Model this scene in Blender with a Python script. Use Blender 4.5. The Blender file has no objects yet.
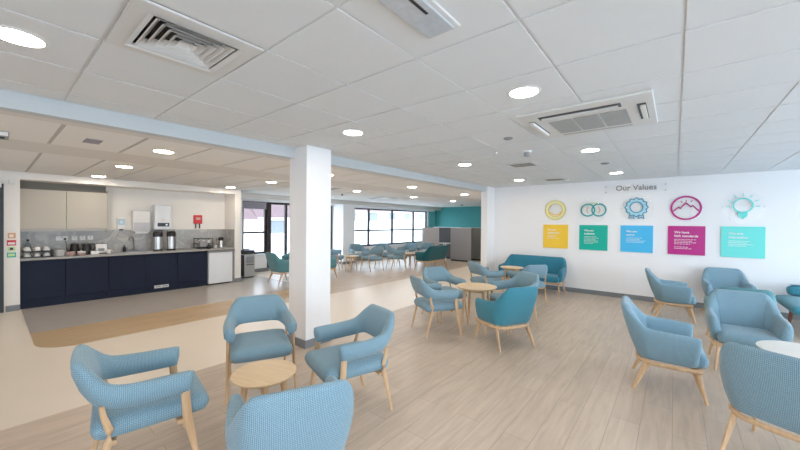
import bpy, bmesh, math, random
from mathutils import Vector, Matrix
random.seed(4)
PI = math.pi
SC = bpy.context.scene
COL = SC.collection
CH = 2.557          # lounge ceiling
CL = 2.425          # lower ceiling beyond the beam

# ------------------------------------------------------------------ materials
def new_mat(name):
    m = bpy.data.materials.new(name); m.use_nodes = True
    nt = m.node_tree; b = nt.nodes['Principled BSDF']
    return m, nt, b
def noisy(name, c, rough=.6, var=.06, scale=6, metal=0, bump=0, spec=.5):
    """plain surface with slight procedural unevenness"""
    m, nt, b = new_mat(name)
    N, L = nt.nodes, nt.links
    tc = N.new('ShaderNodeTexCoord'); n = N.new('ShaderNodeTexNoise')
    n.inputs['Scale'].default_value = scale; n.inputs['Detail'].default_value = 3
    L.new(tc.outputs['Object'], n.inputs['Vector'])
    r = N.new('ShaderNodeMix'); r.data_type = 'RGBA'
    r.inputs[6].default_value = (*[x*(1-var) for x in c], 1)
    r.inputs[7].default_value = (*[min(1, x*(1+var)) for x in c], 1)
    L.new(n.outputs['Fac'], r.inputs[0]); L.new(r.outputs[2], b.inputs['Base Color'])
    b.inputs['Roughness'].default_value = rough; b.inputs['Metallic'].default_value = metal
    b.inputs['Specular IOR Level'].default_value = spec
    if bump:
        bp = N.new('ShaderNodeBump'); bp.inputs['Strength'].default_value = bump; bp.inputs['Distance'].default_value = .002
        L.new(n.outputs['Fac'], bp.inputs['Height']); L.new(bp.outputs[0], b.inputs['Normal'])
    return m
def wood(name, c1, c2, rough=.42, axis='X', scale=1.0):
    m, nt, b = new_mat(name); N, L = nt.nodes, nt.links
    tc = N.new('ShaderNodeTexCoord'); mp = N.new('ShaderNodeMapping')
    s = [14, 14, 14]; s['XYZ'.index(axis)] = 1.6
    mp.inputs['Scale'].default_value = [v*scale for v in s]
    n = N.new('ShaderNodeTexNoise'); n.inputs['Scale'].default_value = 3; n.inputs['Detail'].default_value = 5
    n.inputs['Distortion'].default_value = .6
    L.new(tc.outputs['Object'], mp.inputs['Vector']); L.new(mp.outputs[0], n.inputs['Vector'])
    r = N.new('ShaderNodeValToRGB'); r.color_ramp.elements[0].position = .3; r.color_ramp.elements[1].position = .7
    r.color_ramp.elements[0].color = (*c1, 1); r.color_ramp.elements[1].color = (*c2, 1)
    L.new(n.outputs['Fac'], r.inputs[0]); L.new(r.outputs[0], b.inputs['Base Color'])
    b.inputs['Roughness'].default_value = rough
    return m
def fabric(name, c, dark=.50, bw=.013, bh=.0085):
    m, nt, b = new_mat(name); N, L = nt.nodes, nt.links
    uv = N.new('ShaderNodeUVMap'); uv.uv_map = 'UVMap'
    br = N.new('ShaderNodeTexBrick'); br.offset = .5
    br.inputs['Color1'].default_value = (*c, 1)
    br.inputs['Color2'].default_value = (*[min(1, x*1.12) for x in c], 1)
    br.inputs['Mortar'].default_value = (*[x*dark for x in c], 1)
    br.inputs['Scale'].default_value = 1; br.inputs['Mortar Size'].default_value = .0019
    br.inputs['Mortar Smooth'].default_value = .5
    br.inputs['Brick Width'].default_value = bw; br.inputs['Row Height'].default_value = bh
    sx = N.new('ShaderNodeSeparateXYZ'); cx = N.new('ShaderNodeCombineXYZ')
    L.new(uv.outputs[0], sx.inputs[0]); L.new(sx.outputs['X'], cx.inputs['Y']); L.new(sx.outputs['Y'], cx.inputs['X']); L.new(cx.outputs[0], br.inputs['Vector']); L.new(br.outputs['Color'], b.inputs['Base Color'])
    b.inputs['Roughness'].default_value = .88; b.inputs['Specular IOR Level'].default_value = .25
    b.inputs['Sheen Weight'].default_value = .25; b.inputs['Sheen Roughness'].default_value = .5
    bp = N.new('ShaderNodeBump'); bp.inputs['Strength'].default_value = .25; bp.inputs['Distance'].default_value = .002
    bp.invert = True
    L.new(br.outputs['Fac'], bp.inputs['Height']); L.new(bp.outputs[0], b.inputs['Normal'])
    return m
def emit(name, c, s):
    m, nt, b = new_mat(name)
    b.inputs['Base Color'].default_value = (*c, 1)
    b.inputs['Emission Color'].default_value = (*c, 1); b.inputs['Emission Strength'].default_value = s
    return m
def planks(name, c1, c2, seam, w, l, rough, spec=.5):
    """boards running along world Y"""
    m, nt, b = new_mat(name); N, L = nt.nodes, nt.links
    tc = N.new('ShaderNodeTexCoord')
    sep = N.new('ShaderNodeSeparateXYZ'); cmb = N.new('ShaderNodeCombineXYZ')
    L.new(tc.outputs['Object'], sep.inputs[0]); L.new(sep.outputs['Y'], cmb.inputs['X']); L.new(sep.outputs['X'], cmb.inputs['Y'])
    br = N.new('ShaderNodeTexBrick'); br.offset = .37
    br.inputs['Color1'].default_value = (.35, .35, .35, 1); br.inputs['Color2'].default_value = (.65, .65, .65, 1)
    br.inputs['Mortar'].default_value = (0, 0, 0, 1)
    br.inputs['Scale'].default_value = 1; br.inputs['Mortar Size'].default_value = .0018
    br.inputs['Brick Width'].default_value = l; br.inputs['Row Height'].default_value = w
    L.new(cmb.outputs[0], br.inputs['Vector'])
    mp = N.new('ShaderNodeMapping'); mp.inputs['Scale'].default_value = (9, 1.0, 1)
    L.new(tc.outputs['Object'], mp.inputs['Vector'])
    n = N.new('ShaderNodeTexNoise'); n.inputs['Scale'].default_value = 2.2; n.inputs['Detail'].default_value = 6; n.inputs['Distortion'].default_value = .8
    L.new(mp.outputs[0], n.inputs['Vector'])
    add = N.new('ShaderNodeMath'); add.operation = 'MULTIPLY_ADD'
    L.new(br.outputs['Color'], add.inputs[0]); add.inputs[1].default_value = .5
    L.new(n.outputs['Fac'], add.inputs[2])
    r = N.new('ShaderNodeValToRGB'); r.color_ramp.elements[0].position = .5; r.color_ramp.elements[1].position = 1.0
    r.color_ramp.elements[0].color = (*c1, 1); r.color_ramp.elements[1].color = (*c2, 1)
    L.new(add.outputs[0], r.inputs[0])
    mx = N.new('ShaderNodeMix'); mx.data_type = 'RGBA'; mx.inputs[7].default_value = (*seam, 1)
    L.new(br.outputs['Fac'], mx.inputs[0]); L.new(r.outputs[0], mx.inputs[6])
    L.new(mx.outputs[2], b.inputs['Base Color'])
    b.inputs['Roughness'].default_value = rough; b.inputs['Specular IOR Level'].default_value = spec
    return m
def clear(name, c, gloss=.08, rough=.03):
    m = bpy.data.materials.new(name); m.use_nodes = True; nt = m.node_tree; N, L = nt.nodes, nt.links
    N.clear(); o = N.new('ShaderNodeOutputMaterial'); t = N.new('ShaderNodeBsdfTransparent'); g = N.new('ShaderNodeBsdfGlossy')
    t.inputs[0].default_value = (*c, 1); g.inputs['Roughness'].default_value = rough
    mx = N.new('ShaderNodeMixShader'); mx.inputs[0].default_value = gloss
    L.new(t.outputs[0], mx.inputs[1]); L.new(g.outputs[0], mx.inputs[2]); L.new(mx.outputs[0], o.inputs[0])
    return m

M = {}
M['wall'] = noisy('wall_paint', (.87, .87, .88), .55, .012, 3)
M['tile'] = noisy('ceiling_tile', (.74, .755, .765), .9, .015, 40)
M['tbar'] = noisy('ceiling_grid_metal', (.72, .72, .715), .5, .02)
M['plaster'] = noisy('plaster', (.72, .695, .66), .8, .02)
M['skirt'] = noisy('grey_skirting', (.22, .235, .25), .5, .04)
M['tealwall'] = noisy('teal_paint', (.055, .33, .33), .6, .02)
M['lino'] = noisy('cream_vinyl', (.78, .69, .58), .34, .03, 3)
M['grey_lino'] = noisy('grey_vinyl', (.47, .43, .395), .26, .04, 4)
M['floor_wood'] = planks('plank_floor', (.48, .385, .30), (.63, .515, .41), (.34, .265, .205), .2, 1.25, .38)
M['oak_floor'] = planks('oak_floor', (.45, .315, .175), (.58, .43, .26), (.34, .22, .12), .15, 1.1, .34)
M['blue'] = fabric('light_blue_fabric', (.255, .408, .497))
M['turq'] = fabric('turquoise_fabric', (.06, .29, .385))
M['sofa'] = fabric('sofa_turquoise_fabric', (.04, .25, .37))
M['dteal'] = fabric('dark_teal_fabric', (.012, .13, .16))
M['green'] = fabric('sea_green_fabric', (.13, .33, .37))
M['oak'] = wood('pale_oak', (.56, .36, .20), (.66, .45, .27), .45, 'Z')
M['oaktop'] = wood('oak_table_top', (.68, .50, .29), (.76, .58, .37), .35, 'X')
M['navy'] = noisy('navy_laminate', (.013, .020, .043), .6, .05, 4, spec=.22)
M['cab'] = noisy('beige_laminate', (.50, .47, .41), .5, .02, 4)
M['worktop'] = noisy('grey_stone_worktop', (.36, .35, .33), .3, .10, 30)
M['metal'] = noisy('brushed_steel', (.55, .55, .55), .28, .05, 20, 1)
M['dark'] = noisy('black_plastic', (.012, .012, .014), .35, .1)
M['white'] = noisy('white_plastic', (.80, .80, .79), .35, .01)
M['appliance'] = noisy('white_appliance', (.80, .82, .85), .30, .01)
M['ceramic'] = noisy('white_china', (.80, .79, .77), .2, .01)
M['pink'] = noisy('pale_pink_china', (.62, .42, .40), .25, .03)
M['frame'] = noisy('dark_brown_window_frame', (.030, .020, .020), .45, .1)
M['doorf'] = noisy('charcoal_door_frame', (.020, .026, .034), .4, .1)
M['grey_fab'] = noisy('grey_screen_fabric', (.30, .30, .315), .9, .05, 60)
M['olive_fab'] = noisy('olive_grey_screen_fabric', (.20, .20, .185), .9, .05, 60)
M['red'] = noisy('red_plastic', (.62, .025, .03), .4, .03)
M['glass'] = clear('window_glass', (.96, .98, .98), .05)
M['acrylic'] = clear('clear_acrylic', (.994, .996, .996), .012, .02)
M['bottle'] = clear('bottle_plastic', (.75, .8, .83), .12)
M['lamp'] = emit('downlight_glow', (1, .86, .71), 42)
M['vent'] = noisy('vent_white', (.70, .69, .67), .5, .01)
M['acgrille'] = noisy('cassette_grille', (.42, .43, .42), .6, .03)
M['prism'] = noisy('prismatic_lens', (.55, .58, .62), .12, .15, 30)
M['grey'] = noisy('mid_grey_plastic', (.30, .30, .31), .5, .03)
M['lilac'] = noisy('lilac_grey_grille', (.30, .28, .33), .6, .03)
M['silver'] = noisy('silver_letter', (.30, .31, .32), .3, .03, 6, .6)
M['tan'] = noisy('tan_and_tabletop_sheen', (.74, .70, .64), .3, .02)  # paled by window sheen for the right table top; badge and flap share it
M['creamwall'] = noisy('cream_wall_paint', (.85, .825, .785), .55, .012, 3)
M['lowtile'] = noisy('warm_ceiling_tile', (.83, .81, .78), .9, .015, 30)
M['lowbar'] = noisy('beige_ceiling_grid', (.50, .47, .43), .6, .02)
M['shadow_filler'] = noisy('dark_gap_shade', (.17, .16, .14), .5, .02)  # shade of the gap above the wall cupboards put into the colour
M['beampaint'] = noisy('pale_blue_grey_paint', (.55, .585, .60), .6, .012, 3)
M['lit_screen_and_cover'] = noisy('pale_grey_lit_screen_and_cover', (.55, .56, .60), .9, .04, 60)  # light on the leftmost screen put into the tone; dispenser cover shares it
M['dark_fab'] = noisy('charcoal_screen_fabric', (.10, .10, .105), .9, .04, 60)
M['lit_teal'] = noisy('teal_wall_lit_tone', (.22, .62, .64), .6, .02)  # teal lightened: daylight on the return wall is in the colour
M['darkwood'] = wood('dark_wood', (.16, .06, .04), (.22, .09, .06), .45, 'Z')
def marble():
    m, nt, b = new_mat('marbled_splashback'); N, L = nt.nodes, nt.links
    tc = N.new('ShaderNodeTexCoord'); n = N.new('ShaderNodeTexNoise')
    n.inputs['Scale'].default_value = 2.6; n.inputs['Detail'].default_value = 8; n.inputs['Distortion'].default_value = 2.5
    L.new(tc.outputs['Object'], n.inputs['Vector'])
    r = N.new('ShaderNodeValToRGB'); e = r.color_ramp.elements
    e[0].position = .35; e[0].color = (.42, .42, .41, 1); e[1].position = .62; e[1].color = (.50, .49, .465, 1)
    k = e.new(.5); k.color = (.36, .355, .345, 1)
    L.new(n.outputs['Fac'], r.inputs[0]); L.new(r.outputs[0], b.inputs['Base Color']); b.inputs['Roughness'].default_value = .25
    return m
M['marble'] = marble()
BOARD = {'yellow': (.93, .60, .05), 'green': (.0, .44, .34), 'sky': (.06, .50, .86), 'magenta': (.50, .008, .22), 'mint': (.14, .74, .68)}
for k, c in BOARD.items():
    M['b_'+k] = noisy(k+'_board_print', c, .35, .01)
M['i_yellow'] = noisy('pale_yellow_vinyl', (.84, .78, .42), .5, .02)
M['i_mustard'] = noisy('mustard_vinyl', (.66, .58, .16), .5, .02)
M['i_palegreen'] = noisy('pale_green_vinyl', (.55, .72, .35), .5, .02)
M['i_teal'] = noisy('teal_vinyl', (.02, .36, .38), .5, .02)
M['i_sky'] = noisy('blue_vinyl', (.05, .33, .52), .5, .02)
M['i_pale'] = noisy('pale_blue_vinyl', (.42, .70, .82), .5, .02)
M['i_orange'] = noisy('orange_vinyl', (.70, .38, .18), .5, .02)

# ------------------------------------------------------------------ mesh helpers
def finish(name, bm, mat, parent=None, smooth=False, loc=None, kind=None, angle=None):
    me = bpy.data.meshes.new(name)
    bmesh.ops.recalc_face_normals(bm, faces=bm.faces[:])
    bm.to_mesh(me); bm.free()
    for m in (mat if isinstance(mat, (list, tuple)) else [mat]): me.materials.append(M[m])
    if smooth:
        for p in me.polygons: p.use_smooth = True
        if angle: me.set_sharp_from_angle(angle=math.radians(angle))
    o = bpy.data.objects.new(name, me); COL.objects.link(o)
    if parent: o.parent = parent
    if loc: o.location = loc
    if kind: o['kind'] = kind
    return o
def tag(o, label, cat, group=None):
    o['label'] = label; o['category'] = cat
    if group: o['group'] = group
    return o
def empty(name, loc, rz, label, cat, group=None):
    o = bpy.data.objects.new(name, None); COL.objects.link(o); o.empty_display_size = .1
    o.location = loc; o.rotation_euler = (0, 0, rz)
    return tag(o, label, cat, group)
def box(bm, x0, x1, y0, y1, z0, z1, r=0, seg=2, mi=0):
    if x1 < x0: x0, x1 = x1, x0
    if y1 < y0: y0, y1 = y1, y0
    vs = [bm.verts.new((x, y, z)) for x in (x0, x1) for y in (y0, y1) for z in (z0, z1)]
    fs = [bm.faces.new([vs[i] for i in q]) for q in ((0, 1, 3, 2), (4, 6, 7, 5), (0, 4, 5, 1), (2, 3, 7, 6), (0, 2, 6, 4), (1, 5, 7, 3))]
    for f in fs: f.material_index = mi
    if r:
        es = list({e for f in fs for e in f.edges})
        bmesh.ops.recalc_face_normals(bm, faces=fs)
        bmesh.ops.bevel(bm, geom=es, offset=r, segments=seg, profile=.5, affect='EDGES')
    return bm
def B(*a, **k): return box(bmesh.new(), *a, **k)
def bar(bm, pts, ws, rnd=6, square=True, up=Vector((0, 0, 1))):
    """bar through points; ws = (width a, width b) per point; square bars get chamfered corners"""
    pts = [Vector(p) for p in pts]; rings = []
    for i, p in enumerate(pts):
        d = (pts[min(i+1, len(pts)-1)]-pts[max(i-1, 0)]).normalized()
        a = d.cross(up)
        if a.length < .05: a = d.cross(Vector((1, 0, 0)))
        a.normalize(); b = d.cross(a).normalized()
        w = ws[i]; 
        if square:
            c = .32; prof = [(1, c), (c, 1), (-c, 1), (-1, c), (-1, -c), (-c, -1), (c, -1), (1, -c)]
        else: prof = [(math.cos(2*PI*k/10), math.sin(2*PI*k/10)) for k in range(10)]
        rings.append([bm.verts.new(p + a*(u*w[0]/2) + b*(v*w[1]/2)) for u, v in prof])
    n = len(rings[0])
    for r0, r1 in zip(rings, rings[1:]):
        for k in range(n): bm.faces.new((r0[k], r0[(k+1) % n], r1[(k+1) % n], r1[k]))
    bm.faces.new(rings[0][::-1]); bm.faces.new(rings[-1])
    return bm
def lathe(bm, prof, n=24, c=(0, 0, 0), sy=1):
    rings = []
    for r, z in prof:
        if r < 1e-5: rings.append([bm.verts.new((c[0], c[1], c[2]+z))])
        else: rings.append([bm.verts.new((c[0]+r*math.cos(2*PI*k/n), c[1]+sy*r*math.sin(2*PI*k/n), c[2]+z)) for k in range(n)])
    for a, b in zip(rings, rings[1:]):
        if len(a) == 1 and len(b) == 1: continue
        for k in range(n):
            if len(a) == 1: bm.faces.new((a[0], b[k], b[(k+1) % n]))
            elif len(b) == 1: bm.faces.new((a[k], b[0], a[(k+1) % n]))
            else: bm.faces.new((a[k], a[(k+1) % n], b[(k+1) % n], b[k]))
    return bm
def ring_tube(bm, cx, y, cz, R, r, n=40, a0=0, a1=2*PI, sx=1, sz=1):
    """flat ring (rectangular section) lying in an XZ plane, front at y"""
    m = n if abs(a1-a0-2*PI) < 1e-6 else n+1
    rows = []
    for k in range(m):
        a = a0+(a1-a0)*k/n
        ca, sa = math.cos(a)*sx, math.sin(a)*sz
        rows.append([bm.verts.new((cx+ca*q, yy, cz+sa*q)) for q, yy in ((R-r, y), (R+r, y), (R+r, y+.006), (R-r, y+.006))])
    cl = (m == n)
    for k in range(n):
        p, q = rows[k], rows[(k+1) % m]
        for i in range(4): bm.faces.new((p[i], p[(i+1) % 4], q[(i+1) % 4], q[i]))
    if not cl: bm.faces.new(rows[0]); bm.faces.new(rows[-1][::-1])
    return bm
def stroke(bm, pts, w, y, t=.006):
    """flat strokes in XZ plane"""
    for (x0, z0), (x1, z1) in zip(pts, pts[1:]):
        d = Vector((x1-x0, z1-z0)); n = Vector((-d.y, d.x)).normalized()*w/2; e = d.normalized()*w*.3
        q = [(x0-e.x+n.x, z0-e.y+n.y), (x1+e.x+n.x, z1+e.y+n.y), (x1+e.x-n.x, z1+e.y-n.y), (x0-e.x-n.x, z0-e.y-n.y)]
        a = [bm.verts.new((x, y, z)) for x, z in q]; b = [bm.verts.new((x, y+t, z)) for x, z in q]
        bm.faces.new(a); bm.faces.new(b[::-1])
        for i in range(4): bm.faces.new((a[i], b[i], b[(i+1) % 4], a[(i+1) % 4]))
    return bm
def text(name, s, size, mat, parent, loc, rot, depth=.002, bold=0, ls=1.0):
    cu = bpy.data.curves.new(name, 'FONT'); cu.body = s; cu.size = size; cu.extrude = depth; cu.offset = bold; cu.space_line = ls
    t = bpy.data.objects.new(name+'_tmp', cu); COL.objects.link(t)
    bpy.context.view_layer.update()
    me = bpy.data.meshes.new_from_object(t.evaluated_get(bpy.context.evaluated_depsgraph_get()))
    bpy.data.objects.remove(t); me.name = name
    me.materials.clear(); me.materials.append(M[mat])
    o = bpy.data.objects.new(name, me); COL.objects.link(o); o.location = loc; o.rotation_euler = rot
    if parent: o.parent = parent
    return o

# ------------------------------------------------------------------ chairs
def cr(p0, p1, p2, p3, t):
    return tuple(.5*((2*b)+(-a+c)*t+(2*a-5*b+4*c-d)*t*t+(-a+3*b-3*c+d)*t**3) for a, b, c, d in zip(p0, p1, p2, p3))
def shell_mesh(half, W=0.0, sub=4, bulge=.012):
    """half: stations (xb,yb,zb, xt,yt,zt, thick) from back centre to arm tip (y>0). W widens in y."""
    st = [(h[0], h[1]+(W/2 if h[1] > 1e-6 else 0), h[2], h[3], h[4]+(W/2 if h[4] > 1e-6 else 0), h[5], h[6]) for h in half]
    mir = [(h[0], -h[1], h[2], h[3], -h[4], h[5], h[6]) for h in st[:0:-1]]
    full = mir+st
    P = []
    for i in range(len(full)-1):
        p0 = full[max(i-1, 0)]; p3 = full[min(i+2, len(full)-1)]
        for k in range(sub): P.append(cr(p0, full[i], full[i+1], p3, k/sub))
    P.append(full[-1])
    bm = bmesh.new(); uvl = bm.loops.layers.uv.new('UVMap')
    n = len(P); loops = []; U = 0; us = []
    for i, p in enumerate(P):
        q0, q1 = P[max(i-1, 0)], P[min(i+1, n-1)]
        tb = Vector((q1[0]-q0[0]+q1[3]-q0[3], q1[1]-q0[1]+q1[4]-q0[4], 0)).normalized()
        inn = Vector((-tb.y, tb.x, 0))     # candidate inward
        mid = Vector(((p[0]+p[3])/2, (p[1]+p[4])/2, 0))
        if inn.dot(Vector((.08, 0, 0))-mid) < 0: inn = -inn
        if i: U += (Vector((p[3], p[4], 0))-Vector((P[i-1][3], P[i-1][4], 0))).length
        us.append(U)
        b, t = Vector(p[:3]), Vector(p[3:6]); th = p[6]; up = (t-b); H = up.length; up.normalize()
        sec = []  # (across 0 outer..1 inner, height)
        r = th*.48
        e = 1.0
        if i in (0, n-1): e = .72
        elif i in (1, n-2): e = .97
        prof = [(0, r, 0), (0, H*.35, bulge), (0, H*.7, bulge), (0, H-r, 0), (.15*th, H-r*.3, 0), (.5*th, H, 0), (.85*th, H-r*.3, 0), (th, H-r, 0),
                (th, H*.7, -bulge), (th, H*.35, -bulge), (th, r, 0), (.85*th, r*.3, 0), (.5*th, 0, 0), (.15*th, r*.3, 0)]
        ring = []
        for a, h, bg in prof:
            a2 = th/2+(a-th/2-bg)*e; h2 = H/2+(h-H/2)*(1-(1-e)*.25)
            ring.append((bm.verts.new(b+up*h2+inn*a2), a, h))
        loops.append(ring)
    m = len(loops[0])
    # v coordinate accumulates round the section
    vs = [0]
    for k in range(m):
        a = loops[n//2][k]; c = loops[n//2][(k+1) % m]
        vs.append(vs[-1]+math.hypot(a[1]-c[1], a[2]-c[2]))
    for i in range(n-1):
        for k in range(m):
            k2 = (k+1) % m
            f = bm.faces.new((loops[i][k][0], loops[i][k2][0], loops[i+1][k2][0], loops[i+1][k][0]))
            for l, (uu, vv) in zip(f.loops, ((us[i], vs[k]), (us[i], vs[k+1]), (us[i+1], vs[k+1]), (us[i+1], vs[k]))): l[uvl].uv = (uu, vv)
    for ring, xo in ((loops[0], 0), (loops[-1], 0)):
        c = sum((v.co for v, _, _ in ring), Vector())/m
        # rounded cap: an inset ring pushed forward
        prev = loops[1] if ring is loops[0] else loops[-2]
        cp = sum((v.co for v, _, _ in prev), Vector())/m
        d = (c-cp).normalized()*.008
        cv = bm.verts.new(c+d)
        for k in range(m):
            f = bm.faces.new((ring[k][0], ring[(k+1) % m][0], cv))
            for l in f.loops: l[uvl].uv = (l.vert.co.y, l.vert.co.z)
    return bm
def cushion_mesh(x0, x1, y0, y1, z0, z1, r, crown=.012, nose=0):
    bm = bmesh.new(); uvl = bm.loops.layers.uv.new('UVMap')
    # rounded plan: narrower at back; levels of inset
    def outline(ins, z, cz):
        ring = []; R = .07
        X0, X1, Y0, Y1 = x0+ins, x1-ins, y0+ins, y1-ins
        for cx, cy, a0 in ((X1-R*.7, Y1-R*.7, 0), (X0+R, Y1-R, PI/2), (X0+R, Y0+R, PI), (X1-R*.7, Y0+R*.7, 1.5*PI)):
            rr = R*.7 if cx > (x0+x1)/2 else R
            for k in range(5):
                a = a0+PI/2*k/4
                ring.append(bm.verts.new((cx+rr*math.cos(a), cy+rr*math.sin(a), z)))
        return ring
    lv = [(r*.9, z0), (r*.25, z0+r*.3), (0, z0+r), (0, z1-r), (r*.3, z1-r*.3), (r, z1)]
    rings = [outline(i, z, 0) for i, z in lv]
    for s in (.12, .19):
        rings.append(outline(min(s, (y1-y0)/2-.08, (x1-x0)/2-.08), z1+crown*(1 if s > .15 else .75), 0))
    n = len(rings[0])
    def face(vs):
        f = bm.faces.new(vs)
        nrm = f.normal; f.normal_update(); nn = f.normal
        for l in f.loops:
            c = l.vert.co
            l[uvl].uv = (c.y, c.x) if abs(nn.z) > .6 else ((c.y, c.z) if abs(nn.x) > abs(nn.y) else (c.x, c.z))
    for a, b in zip(rings, rings[1:]):
        for k in range(n): face((a[k], a[(k+1) % n], b[(k+1) % n], b[k]))
    face(rings[0][::-1]); face(rings[-1])
    return bm
OPEN_HALF = [(-.280, 0, .555, -.362, 0, .815, .062), (-.277, .10, .555, -.358, .115, .814, .062), (-.265, .180, .552, -.345, .200, .808, .062),
             (-.232, .238, .540, -.285, .262, .755, .064), (-.165, .280, .522, -.185, .300, .678, .066), (-.03, .298, .512, -.03, .314, .655, .068),
             (.13, .298, .508, .14, .312, .650, .068), (.208, .292, .510, .224, .304, .648, .066)]
TUB_HALF = [(-.240, 0, .300, -.400, 0, .815, .066), (-.239, .11, .300, -.397, .13, .814, .066), (-.232, .185, .300, -.380, .222, .808, .066),
            (-.212, .228, .300, -.330, .272, .760, .068), (-.160, .268, .300, -.205, .318, .630, .070), (-.12, .276, .300, -.140, .324, .608, .072), (-.02, .286, .300, -.03, .330, .600, .072),
            (.11, .288, .300, .12, .326, .592, .072), (.200, .284, .302, .230, .314, .582, .070)]
cache = {}
def mesh_of(key, build):
    if key not in cache: cache[key] = build()
    return cache[key]
def part(name, key, build, mat, parent, smooth=True, loc=(0, 0, 0), angle=None):
    """first use builds the mesh; later ones share its data"""
    k = (key, mat)
    if k in cache:
        o = cache[k].copy(); COL.objects.link(o); o.name = name
    else:
        o = finish(name, build(), mat, None, smooth, angle=angle); cache[k] = o
    o.parent = parent; o.location = loc
    return o
def open_armchair(x, y, th, label, mat='blue', group='open armchairs with a gap under the back', name='open_armchair', sz=1):
    r = empty(name, (x, y, 0), math.radians(th), label, 'chair', group); r.scale = (sz, sz, sz)
    part('backrest', 'oa_back', lambda: shell_mesh(OPEN_HALF), mat, r)
    part('seat', 'oa_seat', lambda: cushion_mesh(-.265, .325, -.262, .262, .350, .470, .050), mat, r)
    for s in (-1, 1):
        part('leg', 'oa_fl%d' % s, lambda: bar(bmesh.new(), [(.180, s*.282, .530), (.190, s*.281, .38), (.262, s*.290, 0)], [(.026, .048), (.028, .050), (.020, .024)]), 'oak', r, False)
        part('leg', 'oa_rl%d' % s, lambda: bar(bmesh.new(), [(-.215, s*.268, .565), (-.205, s*.270, .50), (-.180, s*.272, .42), (-.185, s*.272, .36), (-.275, s*.258, 0)],
                                              [(.024, .024), (.024, .030), (.026, .038), (.026, .038), (.020, .024)]), 'oak', r, False)
    part('seat_rail', 'oa_railf', lambda: B(.14, .18, -.262, .262, .322, .349, .004, 1), 'oak', r, False)
    part('seat_rail', 'oa_railr', lambda: B(-.19, -.15, -.262, .262, .322, .349, .004, 1), 'oak', r, False)
    return r
def base_ring(W=0):
    bm = bmesh.new(); pts = []
    hw = .285+W/2
    for t in range(0, 13):
        a = PI/2+PI*t/12
        pts.append((-.06+.185*math.cos(a), (hw-.185+.0)*(1 if a < PI else -1 if a > PI else 0)+.185*math.sin(a), .280))
    P = [(.235, hw-.01, .280), (.10, hw, .280)]+pts+[(.10, -hw, .280), (.235, -hw+.01, .280)]
    bar(bm, P, [(.030, .036)]*len(P))
    box(bm, .205, .235, -hw+.02, hw-.02, .254, .300, .003, 1)
    return bm
def tub_chair(x, y, th, label, mat='blue', W=0.0, group='upholstered tub armchairs on oak frames', name='tub_armchair', cat='chair', legmat='oak'):
    r = empty(name, (x, y, 0), math.radians(th), label, cat, group)
    w = round(W*100)
    part('shell', 'tub_shell%d' % w, lambda: shell_mesh(TUB_HALF, W), mat, r)
    part('seat_cushion', 'tub_seat%d' % w, lambda: cushion_mesh(-.22, .285, -.255-W/2, .255+W/2, .296, .432, .05), mat, r)
    part('base_frame', 'tub_base%d' % w, lambda: base_ring(W), legmat, r, False)
    for s in (-1, 1):
        yy = s*(.235+W/2)
        part('leg', 'tub_f%d%d' % (s, w), lambda: bar(bmesh.new(), [(.185, yy, .296), (.270, yy*1.0+s*.035, 0)], [(.030, .062), (.022, .026)]), legmat, r, False)
        part('leg', 'tub_r%d%d' % (s, w), lambda: bar(bmesh.new(), [(-.150, yy, .296), (-.275, yy+s*.035, 0)], [(.030, .070), (.022, .026)]), legmat, r, False)
    return r
G1 = 'open armchairs with a gap under the back'
open_armchair(-2.675, .655, 80, 'light blue open armchair in the left foreground, seen side-on from behind')
open_armchair(-3.12, 1.68, -24, 'light blue open armchair left of the white pillar, facing us behind the small coffee table')
open_armchair(-2.18, 1.99, -107, 'light blue open armchair directly in front of the white pillar, arms pointing left')
tub_chair(-1.69, 1.09, 155, 'light blue tub armchair nearest the camera at bottom centre, its patterned back towards us')
open_armchair(-2.72, 4.18, 59, 'light blue open armchair at the left of the taller round table, seen from its side')
open_armchair(-3.04, 4.92, -24, 'light blue open armchair behind the taller round table, turned to face us')
open_armchair(-1.97, 5.22, -121, 'light blue open armchair just behind the turquoise tub chair')
tub_chair(-1.765, 4.37, 151, 'turquoise tub armchair with pale legs at the right of the taller round table', 'turq')
open_armchair(-3.01, 6.53, 58, 'light blue open armchair left of the small table by the sofa, near the wall post')
open_armchair(-2.28, 6.80, 143, 'light blue open armchair with its back to us before the turquoise sofa')
tub_chair(-.05, 4.28, 4, 'light blue tub armchair in side view on the right, second nearest of the right group')
tub_chair(-.02, 7.45, 5, 'light blue tub armchair in side view against the wall below the magenta board')
tub_chair(.72, 8.20, -84, 'light blue tub armchair facing us below the mint board, farthest of the right group')
tub_chair(.66, 6.34, 94, 'sea green tub armchair mostly hidden, standing back to back behind a light blue one', 'green')
tub_chair(.62, 5.36, -88, 'light blue tub armchair facing us beyond the pale round table top')
tub_chair(.63, 3.42, 66, 'light blue tub armchair at the bottom right corner, its curved patterned back towards us')
tub_chair(-2.62, 8.12, -90, 'turquoise two-seat sofa on oak legs against the white wall below the yellow board', 'sofa', .82, 'turquoise two-seat sofas', 'two_seat_sofa', 'sofa')
r = empty('bench_sofa', (2.05, 7.92, 0), -PI/2, 'low turquoise armless sofa at the right edge, against the white wall', 'sofa')
finish('seat_cushion', cushion_mesh(-.50, .70, -.75, .75, .33, .45, .055), 'turq', r, True)
finish('backrest', cushion_mesh(-.50, -.28, -.62, .62, .466, .62, .05), 'turq', r, True)
for a in (-.15, .60):
    for b in (-.60, .60): finish('leg', bar(bmesh.new(), [(a, b, .32), (a*1.12, b*1.05, 0)], [(.05, .05), (.03, .03)]), 'darkwood', r)
tub_chair(-6.62, 9.85, 176, 'dark teal two-seat sofa seen from behind, in front of the grey booth screens', 'dteal', .62, None, 'two_seat_sofa', 'sofa')
tub_chair(-7.90, 4.86, 88, 'pale teal tub armchair just left of the pillar, near the steel bin', 'green', group='far armchairs by the windows')
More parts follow.
